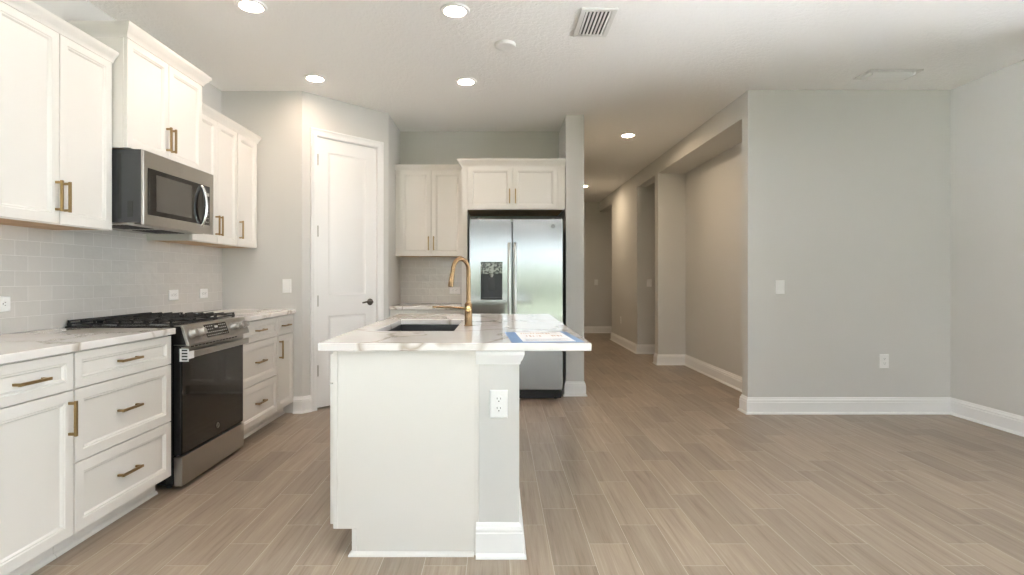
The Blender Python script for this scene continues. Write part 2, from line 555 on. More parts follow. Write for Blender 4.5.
# jamb lining
cas.box(D0 - 0.0115, D0 - 0.003, 0, 0.10, 0, DH + 0.003)
cas.box(D1 + 0.003, D1 + 0.0115, 0, 0.10, 0, DH + 0.003)
cas.box(D0 - 0.0115, D1 + 0.0115, 0, 0.10, DH + 0.003, DH + 0.0115)
cas.box(D0, D1, 0.055, 0.07, DH - 0.03, DH + 0.003)
struct(angled(cas).build('trim_1', TRIMW))

def molded_leaf(m, x0, x1, z0, z1, yf, th, panels):
    """door leaf facing -y with raised panels set in sunk fields"""
    xs = sorted({x0, x1} | {p[0] for p in panels} | {p[1] for p in panels})
    zs = sorted({z0, z1} | {p[2] for p in panels} | {p[3] for p in panels})
    for i in range(len(xs) - 1):
        for j in range(len(zs) - 1):
            c = (xs[i], xs[i + 1], zs[j], zs[j + 1])
            if any(abs(c[0] - p[0]) < 1e-6 and abs(c[1] - p[1]) < 1e-6 and abs(c[2] - p[2]) < 1e-6 and abs(c[3] - p[3]) < 1e-6 for p in panels):
                rg = [(0, 0), (0.006, 0.006), (0.016, 0.009), (0.026, 0.009), (0.046, 0.003)]
                vs = []; fs = []
                for ins, dp in rg:
                    vs += [(c[0] + ins, yf + dp, c[2] + ins), (c[1] - ins, yf + dp, c[2] + ins), (c[1] - ins, yf + dp, c[3] - ins), (c[0] + ins, yf + dp, c[3] - ins)]
                for r in range(len(rg) - 1):
                    for q in range(4):
                        fs.append((r * 4 + q, r * 4 + (q + 1) % 4, r * 4 + 4 + (q + 1) % 4, r * 4 + 4 + q))
                e = (len(rg) - 1) * 4
                fs.append((e, e + 1, e + 2, e + 3))
                m.add(vs, fs)
            else:
                m.add([(c[0], yf, c[2]), (c[1], yf, c[2]), (c[1], yf, c[3]), (c[0], yf, c[3])], [(0, 1, 2, 3)])
    b = yf + th
    m.add([(x0, yf, z0), (x1, yf, z0), (x1, yf, z1), (x0, yf, z1), (x0, b, z0), (x1, b, z0), (x1, b, z1), (x0, b, z1)],
          [(0, 4, 5, 1), (1, 5, 6, 2), (2, 6, 7, 3), (3, 7, 4, 0), (4, 7, 6, 5)])
door_m = M()
molded_leaf(door_m, D0, D1, 0.018, DH, 0.012, 0.036,
            [(D0 + 0.115, D1 - 0.115, 0.22, 0.852), (D0 + 0.115, D1 - 0.115, 1.042, DH - 0.125)])
door1 = struct(angled(door_m).build('door_1', TRIMW))
for hz in (0.356, 0.991, 1.626, 2.275):
    h = M()
    h.cyl((D0 - 0.002, -0.003, hz - 0.05), (D0 - 0.002, -0.003, hz + 0.05), 0.0085, seg=12)
    h.box(D0 - 0.0115, D0 + 0.003, 0.0, 0.012, hz - 0.05, hz + 0.05)
    angled(h).build('hinge', NICKEL, door1)
h = M()
kx, kz = D1 - 0.07, 0.965
h.lathe((kx, 0.0115, kz), (0, -1, 0), [(0.033, 0), (0.033, 0.006), (0.028, 0.011), (0.012, 0.013), (0.011, 0.045)], 24)
h.tube([(kx, -0.035, kz), (kx - 0.03, -0.042, kz + 0.002), (kx - 0.07, -0.043, kz + 0.004), (kx - 0.115, -0.040, kz - 0.004)], [0.011, 0.010, 0.009, 0.007], 12)
angled(h).build('lever_handle', DARKBRONZE, door1)

# baseboards (with shoe moulding)
BP = [(0, 0), (0.030, 0), (0.030, 0.006), (0.026, 0.015), (0.018, 0.020), (0.018, 0.104), (0.014, 0.108), (0.014, 0.114), (0.016, 0.118),
      (0.012, 0.128), (0.009, 0.130), (0.007, 0.140), (0.003, 0.147), (0, 0.147)]
def base(name, path, side):
    return struct(M().sweep(path, BP, side).build('baseboard_' + name, TRIMW))
base('right', [(XR, YREAR), (XR, YF), (XH, YF), (XH, 4.98), (2.59, 4.98), (2.59, 7.59), (XH, 7.59), (XH, 7.74), (3.5, 7.74)], -1)
base('hall', [(3.5, 8.73), (XH, 8.73), (XH, 10.69), (2.36, 10.69)], -1)
base('hall_end', [(0.876, 7.0), (0.876, YE), (3.5, YE)], 1)
base('stub', [(0.692, 6.1), (0.692, 5.60), (0.876, 5.60), (0.876, 6.99)], 1)
pa = A + (B - A).normalized() * (i0 - CW)
base('kitchen', [(-1.815, YK), (A.x, A.y), (pa.x, pa.y)], 1)
pb = A + (B - A).normalized() * (i1 + CW)
base('pantry', [(pb.x, pb.y), (B.x, B.y), (B.x, 5.58)], 1)

# ------------------------------------------------------------------ cabinets
def handle_mesh(vertical, L=0.150):
    m = M()
    r = 0.0058
    if vertical:
        m.box(-r, r, -0.036, -0.025, -L / 2, L / 2)
        for z in (-L / 2 + 0.004, L / 2 - 0.004 - 2 * r):
            m.box(-r * 0.9, r * 0.9, -0.026, 0, z, z + 2 * r)
    else:
        m.box(-L / 2, L / 2, -0.036, -0.025, -r, r)
        for x in (-L / 2 + 0.004, L / 2 - 0.004 - 2 * r):
            m.box(x, x + 2 * r, -0.026, 0, -r * 0.9, r * 0.9)
    return m
def handle(parent, x, y, z, vertical):
    h = handle_mesh(vertical).build('handle', BRASS, parent, bevel=0.0012)
    h.location = (x, y, z)
    return h
RG = lambda fw: [(0, 0.0015), (0.0015, 0), (fw, 0), (fw + 0.004, 0.004), (fw + 0.009, 0.003), (fw + 0.013, 0.007), (fw + 0.016, 0.011)]
GAP = 0.0025
def front(root, kind, x0, x1, z0, z1, yb, hpos=None, fw=0.045):
    """door or drawer front; its back at yb, facing -y"""
    m = M().rings(x0 + GAP, x1 - GAP, z0 + GAP, z1 - GAP, yb - 0.021, yb, RG(fw))
    d = m.build(kind, WHITE, root)
    if hpos:
        x, z, vert = hpos
        yy = yb - 0.021 if not (x0 + fw + 0.01 < x < x1 - fw - 0.01 and z0 + fw < z < z1 - fw) else yb - 0.010
        handle(d, x, yy, z, vert)
    return d
CROWN = [(0, -0.012), (0.006, -0.012), (0.008, -0.002), (0.016, 0.010), (0.030, 0.024), (0.034, 0.030), (0.038, 0.036), (0.038, 0.046), (0, 0.046)]
def crown(root, x0, x1, d, z, left, right, h=0.046, out=0.038):
    prof = [(o_ * out / 0.038, z - h + zz * h / 0.046) for o_, zz in CROWN]
    path = []
    if left: path.append((x0, 0))
    path += [(x0, -d), (x1, -d)]
    if right: path.append((x1, 0))
    m = M().sweep(path, prof, 1)
    return m.build('crown_molding', WHITE, root)

LW = PI / 2            # rotation for the run on the left wall
def wall_cabinet(label, loc, rz, w, d, z0, z1, doors, ztop, cl, cr, group=None, under=True, h=0.046, out=0.038, rail=0.0, stile=0.0):
    """loc: floor point at the back left corner; d: carcass depth"""
    r = thing('wall_cabinet', label, 'cabinet', loc, rz, group)
    M().box(0.0005, w - 0.0005, -d, -0.001, z0 + 0.012, z1).build('body', WHITE, r)
    fm = M()
    fm.box(0.0005, w - 0.0005, -d, -d + 0.02, z0, z0 + 0.0115)
    fm.box(0.0005, 0.016, -d + 0.02, -0.001, z0, z0 + 0.0115).box(w - 0.016, w - 0.0005, -d + 0.02, -0.001, z0, z0 + 0.0115)
    fm.build('bottom_rail', WHITE, r)
    if under:
        M().box(0.017, w - 0.017, -d + 0.021, -0.002, z0 + 0.002, z0 + 0.0118).build('underside', BIRCH, r)
    for (a, b, hx) in doors:
        front(r, 'door', a, b, z0, z1 - rail, -d, (hx, z0 + 0.135, True))
    M().box(0.0005, w - 0.0005, -d - 0.019, -0.001, z1, ztop - 0.002).build('top_rail', WHITE, r)
    crown(r, 0, w, d + 0.019, ztop, cl, cr, h, out)
    return r
UD = 0.304             # carcass depth, door adds 0.021
UB, UT, UC = 1.462, 2.400, 2.447
wall_cabinet('narrow white upper cabinet cut off by the left picture edge', (XL, 1.86, 0), LW, 0.448, UD, UB, UT, [(0.004, 0.446, 0.432)], UC, True, False)
wall_cabinet('white double-door upper cabinet with brass pulls, left of the microwave', (XL, 2.31, 0), LW, 0.738, UD, UB, UT,
             [(0.003, 0.370, 0.345), (0.370, 0.735, 0.395)], UC, False, False)
wall_cabinet('tall-set white double-door cabinet directly above the microwave', (XL, 3.052, 0), LW, 0.782, 0.379, 1.925, 2.545,
             [(0.003, 0.391, 0.366), (0.391, 0.779, 0.416)], 2.608, True, True, h=0.058, out=0.045)
wall_cabinet('white double-door upper cabinet just right of the microwave', (XL, 3.838, 0), LW, 0.672, UD, UB, UT,
             [(0.003, 0.345, 0.320), (0.345, 0.669, 0.370)], UC, False, False)
wall_cabinet('narrow single-door white upper cabinet ending the row by the pantry door', (XL, 4.512, 0), LW, 0.372, UD, UB, UT,
             [(0.003, 0.360, 0.030)], UC, False, False)

def base_body(root, w, d, top=0.886, toe=0.105, toe_d=0.07):
    M().box(0.0005, w - 0.0005, -d, -0.001, toe, top).build('body', WHITE, root)
    t = M().box(0.0005, w - 0.0005, -d + toe_d, -d + toe_d + 0.018, 0, toe - 0.001).build('toe_kick', WHITE, root)
    M().prism([(-d + toe_d - 0.0002, 0), (-d + toe_d - 0.015, 0), (-d + toe_d - 0.014, 0.008), (-d + toe_d - 0.008, 0.015), (-d + toe_d - 0.0002, 0.019)], 0.0005, w - 0.0005, 0).build('shoe_molding', WHITE, t)
BD = 0.624             # base carcass depth on the left wall: fronts end at x = -1.815
Z1, Z2, Z3 = 0.404, 0.722, 0.882
r = thing('base_cabinet', 'white lower cabinet with one drawer over a door, at the left picture edge', 'cabinet', (XL, 1.918, 0), LW)
base_body(r, 0.438, BD)
front(r, 'drawer', 0.002, 0.436, Z2, Z3, -BD, (0.219, 0.797, False), 0.036)
front(r, 'door', 0.002, 0.436, 0.10, Z2, -BD, (0.408, 0.605, True))
r = thing('base_cabinet', 'white three-drawer lower cabinet left of the gas range', 'cabinet', (XL, 2.357, 0), LW)
base_body(r, 0.702, BD)
for a, b in ((0.10, Z1), (Z1, Z2), (Z2, Z3)):
    front(r, 'drawer', 0.002, 0.700, a, b, -BD, (0.351, (a + b) / 2, False), 0.036 if b == Z3 else 0.046)
r = thing('base_cabinet', 'white three-drawer lower cabinet right of the gas range', 'cabinet', (XL, 3.880, 0), LW)
base_body(r, 0.654, BD)
for a, b in ((0.10, Z1), (Z1, Z2), (Z2, Z3)):
    front(r, 'drawer', 0.002, 0.652, a, b, -BD, (0.327, (a + b) / 2, False), 0.036 if b == Z3 else 0.046)
r = thing('base_cabinet', 'narrow white lower cabinet, drawer over door, nearest the pantry door', 'cabinet', (XL, 4.536, 0), LW)
base_body(r, 0.350, BD)
front(r, 'drawer', 0.002, 0.346, Z2, Z3, -BD, (0.174, 0.797, False), 0.034)
front(r, 'door', 0.002, 0.346, 0.10, Z2, -BD, (0.030, 0.605, True))

CT0, CT1 = 0.888, 0.922
tag(M().box(XL + 0.001, -1.793, 1.90, 3.062, CT0, CT1).build('countertop', QUARTZ, bevel=0.004), 'veined white stone countertop left of the gas range', 'countertop')
tag(M().box(XL + 0.001, -1.793, 3.874, YK - 0.002, CT0, CT1).build('countertop', QUARTZ, bevel=0.004), 'short veined stone countertop between gas range and pantry corner', 'countertop')

# glazed tile behind the run and behind the rear counter
struct(M().box(XL + 0.0002, XL + 0.009, 1.86, YK - 0.001, CT1 + 0.001, 1.50).build('wall_backsplash_left', TILE_Y))
struct(M().box(-1.105, -0.372, YB - 0.009, YB - 0.0002, 0.921, 1.44).build('wall_backsplash_rear', TILE_X))

# rear cabinets
BZ0, BZT = 1.436, 2.36
wall_cabinet('white double-door upper cabinet left of the refrigerator', (-1.105, YB, 0), 0, 0.732, 0.310, BZ0, BZT,
             [(0.045, 0.388, 0.360), (0.388, 0.722, 0.416)], 2.415, False, False)
FD = 0.59
r = wall_cabinet('white double-door cabinet above the refrigerator', (-0.372, YB, 0), 0, 1.060, FD, 1.900, 2.345,
             [(0.060, 0.520, 0.490), (0.520, 0.985, 0.550)], 2.415, True, False, h=0.060, out=0.045)
M().box(0.0005, 0.058, -FD - 0.016, -0.001, 0, 1.899).build('side_panel', WHITE, r)
# filler stiles beside the doors
M().box(0.0005, 0.058, -FD - 0.016, -FD, 1.900, 2.345).build('filler', WHITE, r)
M().box(0.987, 1.0595, -FD - 0.016, -FD, 1.900, 2.345).build('filler', WHITE, r)
r = thing('base_cabinet', 'white lower cabinet under the rear counter beside the refrigerator', 'cabinet', (-1.105, YB, 0), 0)
base_body(r, 0.730, 0.60, top=0.875)
front(r, 'drawer', 0.045, 0.386, 0.715, 0.862, -0.60, (0.216, 0.79, False), 0.036)
front(r, 'drawer', 0.386, 0.728, 0.715, 0.862, -0.60, (0.557, 0.79, False), 0.036)
front(r, 'door', 0.045, 0.386, 0.10, 0.715, -0.60, (0.358, 0.60, True))
front(r, 'door', 0.386, 0.728, 0.10, 0.715, -0.60, (0.414, 0.60, True))
tag(M().box(-1.105, -0.374, 5.595, YB - 0.001, 0.877, 0.911).build('countertop', QUARTZ, bevel=0.004), 'small stone countertop against the tiled rear wall beside the refrigerator', 'countertop')

# ------------------------------------------------------------------ emblem (round monogram badge)
def emblem(parent, matrix, r, name='emblem', material=NICKEL):
    """disc in the local xz-plane facing -y"""
    m = M()
    ring = [(r * math.cos(a), -0.001, r * math.sin(a)) for a in [2 * PI * i / 24 for i in range(25)]]
    m.tube(ring, r * 0.09, 6, cap=False)
    g = [(-0.05 + 0.42 * math.cos(a) - 0.12, 0.1 + 0.5 * math.sin(a)) for a in [0.6 + i * 0.42 for i in range(13)]]
    m.tube([(p * r, -0.001, q * r) for p, q in g], r * 0.07, 5)
    e = [(0.55, 0.45), (0.3, 0.5), (0.15, 0.25), (0.35, 0.05), (0.12, -0.15), (0.2, -0.45), (0.55, -0.35)]
    m.tube([(p * r, -0.001, q * r) for p, q in e], r * 0.07, 5)
    m.v = [matrix @ p for p in m.v]
    return m.build(name, material, parent)

# ------------------------------------------------------------------ gas range (local x along the wall, front towards -y)
RX = -2.446
RW = 0.764
r = thing('gas_range', 'stainless and black slide-in gas range with five knobs', 'range', (RX, 3.103, 0), LW)
YD = 0.612             # body front; door face 0.655
m = M().box(0.003, RW - 0.003, -YD, 0, 0.03, 0.905)
m.build('body', BLACK, r)
for x in (0.05, RW - 0.05):
    for y in (-0.56, -0.06):
        M().cyl((x, y, 0), (x, y, 0.031), 0.016, seg=12).build('foot', BLACKMATTE, r)
ck = M().box(-0.004 + 0.004, RW, -0.625, 0.0, 0.9055, 0.927).build('cooktop', BLACK, r, bevel=0.004)
for (bx, by, br) in ((0.15, -0.16, 0.045), (0.15, -0.45, 0.055), (0.382, -0.31, 0.05), (0.61, -0.16, 0.04), (0.61, -0.45, 0.058)):
    b = M().lathe((bx, by, 0.9272), (0, 0, 1), [(br, 0), (br, 0.006), (br * 0.9, 0.010)], 24).build('burner_base', STEELD, ck)
    M().lathe((bx, by, 0.9374), (0, 0, 1), [(br * 0.86, 0), (br * 0.86, 0.004), (br * 0.7, 0.008)], 24).build('burner_cap', BLACKMATTE, ck)
for g in range(3):
    x0 = 0.010 + g * 0.249; x1 = x0 + 0.246
    m = M(); bt = 0.010; zb, zt2 = 0.937, 0.961
    y0, y1 = -0.600, -0.006
    for a_, b_ in ((y0, y0 + bt), (y1 - bt, y1)):
        m.box(x0, x1, a_, b_, zb, zb + 0.008)
    for a_, b_ in ((x0, x0 + bt), (x1 - bt, x1)):
        m.box(a_, b_, y0, y1, zb, zb + 0.008)
    xm = (x0 + x1) / 2
    nf = 9
    for i in range(nf):
        yy = y0 + 0.008 + (y1 - y0 - 0.016) * i / (nf - 1)
        if 2 <= i <= 6 and i % 2 == 0:
            m.box(x0, x0 + 0.082, yy - 0.005, yy + 0.005, 0.953, zt2).box(x1 - 0.082, x1, yy - 0.005, yy + 0.005, 0.953, zt2)
        else:
            m.box(x0, x1, yy - 0.005, yy + 0.005, 0.953, zt2)
        for xx in (x0, x1 - bt):
            m.box(xx, xx + bt, yy - 0.006, yy + 0.006, zb, zt2)
    m.box(xm - 0.005, xm + 0.005, y0, y0 + 0.20, 0.953, zt2).box(xm - 0.005, xm + 0.005, y1 - 0.20, y1, 0.953, zt2)
    for fx_ in (x0, x1 - 0.016):
        for fy_ in (y0, (y0 + y1) / 2, y1 - 0.016):
            m.box(fx_, fx_ + 0.016, fy_, fy_ + 0.016, 0.9275, zb)
    m.build('grate', BLACKMATTE, r, bevel=0.002)
# sloping control panel (profile in y,z)
cp = M().prism([(-YD - 0.001, 0.930), (-0.662, 0.930), (-0.699, 0.826), (-0.699, 0.817), (-YD - 0.001, 0.817)], 0.004, RW - 0.004, 0).build('control_panel', STEELD, r, bevel=0.002)
for ea, eb in ((0.0005, 0.0038), (RW - 0.0038, RW - 0.0005)):
    M().prism([(-YD - 0.002, 0.926), (-0.652, 0.926), (-0.684, 0.822), (-YD - 0.002, 0.822)], ea, eb, 0).build('end_cap', BLACK, cp)
fd = Vector((0, -0.037, -0.104)).normalized()       # down the slope
fn = Vector((0, -0.104, 0.037)).normalized()        # out of the slope
fc = Vector((0, -0.6805, 0.878))
for kx in (0.060, 0.150, 0.545, 0.625, 0.705):
    c = fc + Vector((kx, 0, 0))
    kn = M().lathe(c, fn, [(0.027, 0.0005), (0.027, 0.004), (0.021, 0.006), (0.0205, 0.034), (0.018, 0.038)], 28)
    kn.build('knob', KNOB, cp)
def slab(m, xa, xb, ta, tb, hgt, c=fc):
    """thin plate lying on the sloping face; ta..tb measured down the slope from its centre"""
    q = [c + Vector((x, 0, 0)) + fd * t + fn * h_ for h_ in (0.0003, hgt) for t in (ta, tb) for x in (xa, xb)]
    m.add(q, [(0, 2, 3, 1), (4, 5, 7, 6), (0, 1, 5, 4), (2, 6, 7, 3), (0, 4, 6, 2), (1, 3, 7, 5)])
m = M(); slab(m, 0.215, 0.480, -0.040, 0.040, 0.002)
dp = m.build('display', GLASSBLACK, cp)
m = M()
for i in range(11):
    for j in range(4):
        if 4 <= i <= 6 and j < 2:
            continue
        x = 0.228 + i * 0.0225; tt = -0.030 + j * 0.019
        slab(m, x, x + 0.010, tt, tt + 0.005, 0.0026)
slab(m, 0.330, 0.368, -0.026, -0.012, 0.0026)
m.build('keypad', LIME, cp)
# oven door
dr = M().box(0.004, RW - 0.004, -0.655, -YD - 0.001, 0.196, 0.812).build('oven_door', BLACK, r, bevel=0.004)
M().box(0.012, RW - 0.012, -0.659, -0.6552, 0.200, 0.742).build('window', GLASSBLACK, dr, bevel=0.002)
m = M().box(0.006, RW - 0.006, -0.658, -0.6552, 0.744, 0.808)
m.build('top_band', STEELD, dr)
m = M()
for i in range(14):
    x = 0.10 + i * 0.041
    m.box(x, x + 0.030, -0.6592, -0.6582, 0.796, 0.803)
m.build('vent_slot', SLOT, dr)
hm = M().box(0.006, RW - 0.006, -0.698, -0.684, 0.744, 0.782)
hm.box(0.016, 0.044, -0.685, -0.6582, 0.750, 0.776).box(RW - 0.044, RW - 0.016, -0.685, -0.6582, 0.750, 0.776)
hm.build('handle', STEELD, dr, bevel=0.004)
lb = M().box(0.0032, 0.058, -0.7000, -0.6984, 0.742, 0.784).box(0.0032, 0.0048, -0.6984, -0.648, 0.728, 0.800).build('energy_label', PAPER, dr)
lm = M()
for i in range(4):
    lm.box(0.0024, 0.0031, -0.692, -0.660, 0.735 + i * 0.017, 0.744 + i * 0.017)
lm.build('bar_print', SLOT, dr)
emblem(dr, Matrix.Translation((RW / 2 + 0.02, -0.660, 0.262)), 0.016)
M().box(0.004, RW - 0.004, -0.662, -YD - 0.001, 0.022, 0.186).build('storage_drawer', STEELD, r, bevel=0.004)

# ------------------------------------------------------------------ over-the-range microwave
r = thing('microwave', 'stainless over-the-range microwave with a bowed chrome handle', 'microwave', (XL, 3.066, 1.500), LW)
MWD, MH = 0.756, 0.418
M().box(0, MWD, -0.469, -0.001, 0.012, MH).build('body', GRAPHITE, r)
# side vents and seam lines on the near flank
m = M()
m.box(-0.0015, 0, -0.36, -0.34, 0.03, 0.395); m.box(-0.0015, 0, -0.30, -0.22, 0.10, 0.27); m.box(-0.0015, 0, -0.425, -0.395, 0.04, 0.13)
m.build('side_seam', SLOT, r)
fr0 = M().rings(0.000, MWD, 0.0, MH - 0.002, -0.484, -0.470, [(0, 0.003), (0.003, 0)])
fo = fr0.build('front_frame', STEELD, r)
M().box(0.036, 0.700, -0.4865, -0.4842, 0.058, 0.322).build('window', GLASSBLACK, r, bevel=0.001)
m = M().box(0.602, 0.604, -0.4875, -0.4866, 0.062, 0.318); m.build('door_seam', SLOT, r)
m = M().box(0.110, 0.480, -0.4872, -0.4866, 0.085, 0.295)
m.build('screen', SCREEN, r)
m = M()
for i in range(3):
    for j in range(6):
        m.box(0.632 + i * 0.020, 0.640 + i * 0.020, -0.4875, -0.4866, 0.075 + j * 0.026, 0.081 + j * 0.026)
m.box(0.630, 0.690, -0.4875, -0.4866, 0.255, 0.275)
m.build('keypad', LIME, r)
pts = []
for i in range(17):
    s_ = i / 16
    z = 0.048 + 0.262 * s_
    pts.append((0.590, -0.486 - 0.036 * math.sin(PI * s_) ** 0.6, z))
M().tube(pts, 0.011, 14).build('handle', CHROME, r)
m = M().box(0.02, MWD - 0.02, -0.42, -0.02, 0.004, 0.0118)
m.build('underside', STEELD, r)
m = M()
for x in (0.09, 0.42):
    for i in range(9):
        m.box(x, x + 0.25, -0.33 + i * 0.022, -0.318 + i * 0.022, 0.001, 0.0039)
m.build('grease_filter', SLOT, r)
emblem(r, Matrix.Translation((0.365, -0.4845, 0.368)), 0.017)

# ------------------------------------------------------------------ refrigerator (front towards -y)
FX0, FX1 = -0.278, 0.634
r = thing('refrigerator', 'stainless side-by-side refrigerator with an ice dispenser in its left door', 'refrigerator', (FX0, 6.20, 0), 0)
FW = FX1 - FX0
M().box(0.004, FW - 0.004, -0.765, 0, 0.03, 1.755).build('body', GRAPHITE, r)
SEAM = 0.415
dl = M()
DZ0, DZ1 = 0.108, 1.778
# left door with a dispenser opening: built from four slabs round the cavity
cx0, cx1, cz0, cz1 = 0.110, 0.320, 0.992, 1.352
yf, yb = -0.832, -0.770
xs = [0.0, cx0, cx1, SEAM - 0.004]; zs = [DZ0, cz0, cz1, DZ1]
vs = []; fs = []
def ring4(a, b, c, d, y): return [(a, y, c), (b, y, c), (b, y, d), (a, y, d)]
vs = ring4(xs[0], xs[3], zs[0], zs[3], yf) + ring4(xs[0], xs[3], zs[0], zs[3], yb) + ring4(cx0, cx1, cz0, cz1, yf) + ring4(cx0, cx1, cz0, cz1, yb)
for i in range(4):
    j = (i + 1) % 4
    fs += [(i, j, 8 + j, 8 + i), (4 + i, 12 + i, 12 + j, 4 + j), (i, 4 + i, 4 + j, j), (8 + i, 8 + j, 12 + j, 12 + i)]
dl.add(vs, fs)
dl = dl.build('door', STEEL, r, bevel=0.006, seg=3)
drr = M().box(SEAM + 0.004, FW, yf, yb, DZ0, DZ1).build('door', STEEL, r, bevel=0.006, seg=3)
for par, hx in ((dl, SEAM - 0.028), (drr, SEAM + 0.028)):
    m = M().tube([(hx, yf - 0.0005, 0.58), (hx, yf - 0.040, 0.60), (hx, yf - 0.052, 0.66), (hx, yf - 0.052, 1.45), (hx, yf - 0.040, 1.515), (hx, yf - 0.0005, 1.535)], 0.0155, 14)
    m.build('handle', FHANDLE, par)
# dispenser: display on top, black recess with paddle, chute and tray
dm = M()
dm.box(cx0 + 0.001, cx1 - 0.001, -0.778, -0.7705, cz0 + 0.001, cz1 - 0.001)
dm.box(cx0 + 0.001, cx0 + 0.012, -0.832, -0.778, cz0 + 0.001, cz1 - 0.115)
dm.box(cx1 - 0.012, cx1 - 0.001, -0.832, -0.778, cz0 + 0.001, cz1 - 0.115)
dm.box(cx0 + 0.012, cx1 - 0.012, -0.836, -0.778, cz0 + 0.001, cz0 + 0.014)
dd = dm.build('dispenser', CAVITY, dl)
PANEL_REFLECTION = mat('touch_panel_painted_reflection', (0.2, 0.22, 0.2), 0.12)
q = N(PANEL_REFLECTION); q.color(q.ramp(q.noise(q.obj(), 34, 3, 0.5, 1.2), [(0.44, (0.025, 0.028, 0.025)), (0.53, (0.30, 0.33, 0.29))]))  # mottled reflection on the glossy panel painted into its colour
M().box(cx0 + 0.001, cx1 - 0.001, -0.838, -0.778, cz1 - 0.114, cz1 - 0.001).build('control_panel', PANEL_REFLECTION, dl, bevel=0.004)
m = M().lathe(((cx0 + cx1) / 2, -0.806, cz1 - 0.1145), (0, 0, -1), [(0.022, 0), (0.022, 0.010), (0.013, 0.014), (0.012, 0.030)], 20)
m.build('chute', STEELD, dl)
M().prism([(-0.800, cz1 - 0.155), (-0.794, cz1 - 0.155), (-0.781, cz0 + 0.09), (-0.787, cz0 + 0.088)], (cx0 + cx1) / 2 - 0.032, (cx0 + cx1) / 2 + 0.032, 0).build('paddle', GRAPHITE, dl, bevel=0.002)
M().box(cx0 + 0.03, cx1 - 0.03, -0.832, -0.785, cz0 + 0.0145, cz0 + 0.019).build('drip_tray', GRAPHITE, dl)
m = M().box(0.01, FW - 0.01, -0.785, -0.766, 0.02, 0.100)
m.build('base_grille', BLACK, r)
for x in (0.06, FW - 0.06):
    M().cyl((x, -0.70, 0), (x, -0.70, 0.031), 0.02, seg=12).build('foot', BLACKMATTE, r)
    M().cyl((x, -0.08, 0), (x, -0.08, 0.031), 0.02, seg=12).build('foot', BLACKMATTE, r)
for x0 in (0.01, FW - 0.08):
    M().box(x0, x0 + 0.07, -0.80, -0.66, 1.7785, 1.796).build('hinge_cover', GRAPHITE, r, bevel=0.004)
emblem(drr, Matrix.Translation((FW - 0.098, yf - 0.0008, 1.705)), 0.017, material=GRAPHITE)

# ------------------------------------------------------------------ island
IX0, IX1 = -0.713, -0.083          # cabinet end panel span
IK = 0.0917                         # outer face of the knee wall
IY0, IY1 = 2.383, 4.245
r = thing('kitchen_island', 'white island cabinet with grey knee wall in the kitchen centre', 'island', (-0.31, 3.3, 0), 0)
pt = 0.886
ep = M().prism([(IX0, 0.116), (-0.632, 0.116), (-0.632, 0), (IX1, 0), (IX1, pt), (IX0, pt)], IY0, IY0 + 0.018, 1).build('end_panel', WHITE, r, True)
m = M()
pf = IY0 - 0.0045
m.box(IX0, IX0 + 0.019, pf, IY0, 0.1155, pt)
m.box(IX0 + 0.019, -0.612, pf, IY0, 0.1155, 0.128) if False else None
m.box(-0.632, -0.612, pf, IY0, 0.0, 0.1155)
m.box(IX1 - 0.018, IX1, pf, IY0, 0.0, pt)
m.build('edge_strip', WHITE, r, True, bevel=0.0008)
SHOE = [(0, 0), (0.014, 0), (0.013, 0.006), (0.009, 0.012), (0, 0.018)]
M().sweep([(-0.632, IY0 + 0.012), (-0.632, IY0 - 0.0045), (-0.104, IY0 - 0.0045)], SHOE, 1).build('shoe_molding', WHITE, r, True)
m = M()
m.box(IX0 + 0.002, IX0 + 0.020, IY0 + 0.018, IY1, 0.105, pt)                # face frame
m.box(-0.632, -0.614, IY0 + 0.018, IY1, 0, 0.105)                           # toe kick
m.box(IX0 + 0.002, IX1 - 0.002, IY1 - 0.018, IY1, 0.105, pt) if False else None
m.box(IX0 + 0.020, IX1, IY0 + 0.018, IY1 - 0.018, 0.105, 0.123)
m.build('body', WHITE, r, True)
M().prism([(IX0, 0.116), (-0.632, 0.116), (-0.632, 0), (IX1, 0), (IX1, pt), (IX0, pt)], IY1 - 0.018 + 0.0185, IY1 + 0.0185, 1).build('end_panel', WHITE, r, True)
M().box(IX1 + 0.0005, IK, IY0 - 0.010, IY1 + 0.02, 0, pt).build('knee_wall', WALL, r, True)
KP = [(IX1 - 0.012, IY0 - 0.010), (IK, IY0 - 0.010), (IK, IY1 + 0.02), (IX1 + 0.01, IY1 + 0.02)]
M().sweep(KP, BP, 1).build('baseboard', TRIMW, r, True)
TP = [(0, 0.828), (0.004, 0.828), (0.006, 0.838), (0.014, 0.850), (0.020, 0.868), (0.022, 0.872), (0.022, 0.8865), (0, 0.8865)]
M().sweep(KP, TP, 1).build('top_molding', TRIMW, r, True)
# doors and drawers on the working side (face -x)
def island_front(kind, y0, y1, z0, z1, hp, fw=0.055):
    # local frame: x runs towards -y, front faces -x
    L = y1 - y0
    m = M().rings(GAP, L - GAP, z0 + GAP, z1 - GAP, -0.021, 0, RG(fw))
    T = Matrix.Translation((IX0, y1, 0)) @ Matrix.Rotation(-PI / 2, 4, 'Z')
    m.v = [T @ p for p in m.v]
    d = m.build(kind, WHITE, r, True)
    hm = handle_mesh(hp[2])
    hm.v = [T @ (p + Vector((hp[0], -0.011 if not hp[2] else -0.021, hp[1]))) for p in hm.v]
    hm.build('handle', BRASS, d, True, bevel=0.0012)
    return d
n_ = 4
step = (IY1 - IY0 - 0.018 - 0.004) / n_
for i in range(n_):
    a = IY0 + 0.020 + i * step; b = a + step
    island_front('drawer', a, b, 0.740, 0.872, (step / 2, 0.806, False), 0.034)
    island_front('door', a, b, 0.122, 0.740, (0.030, 0.62, True))

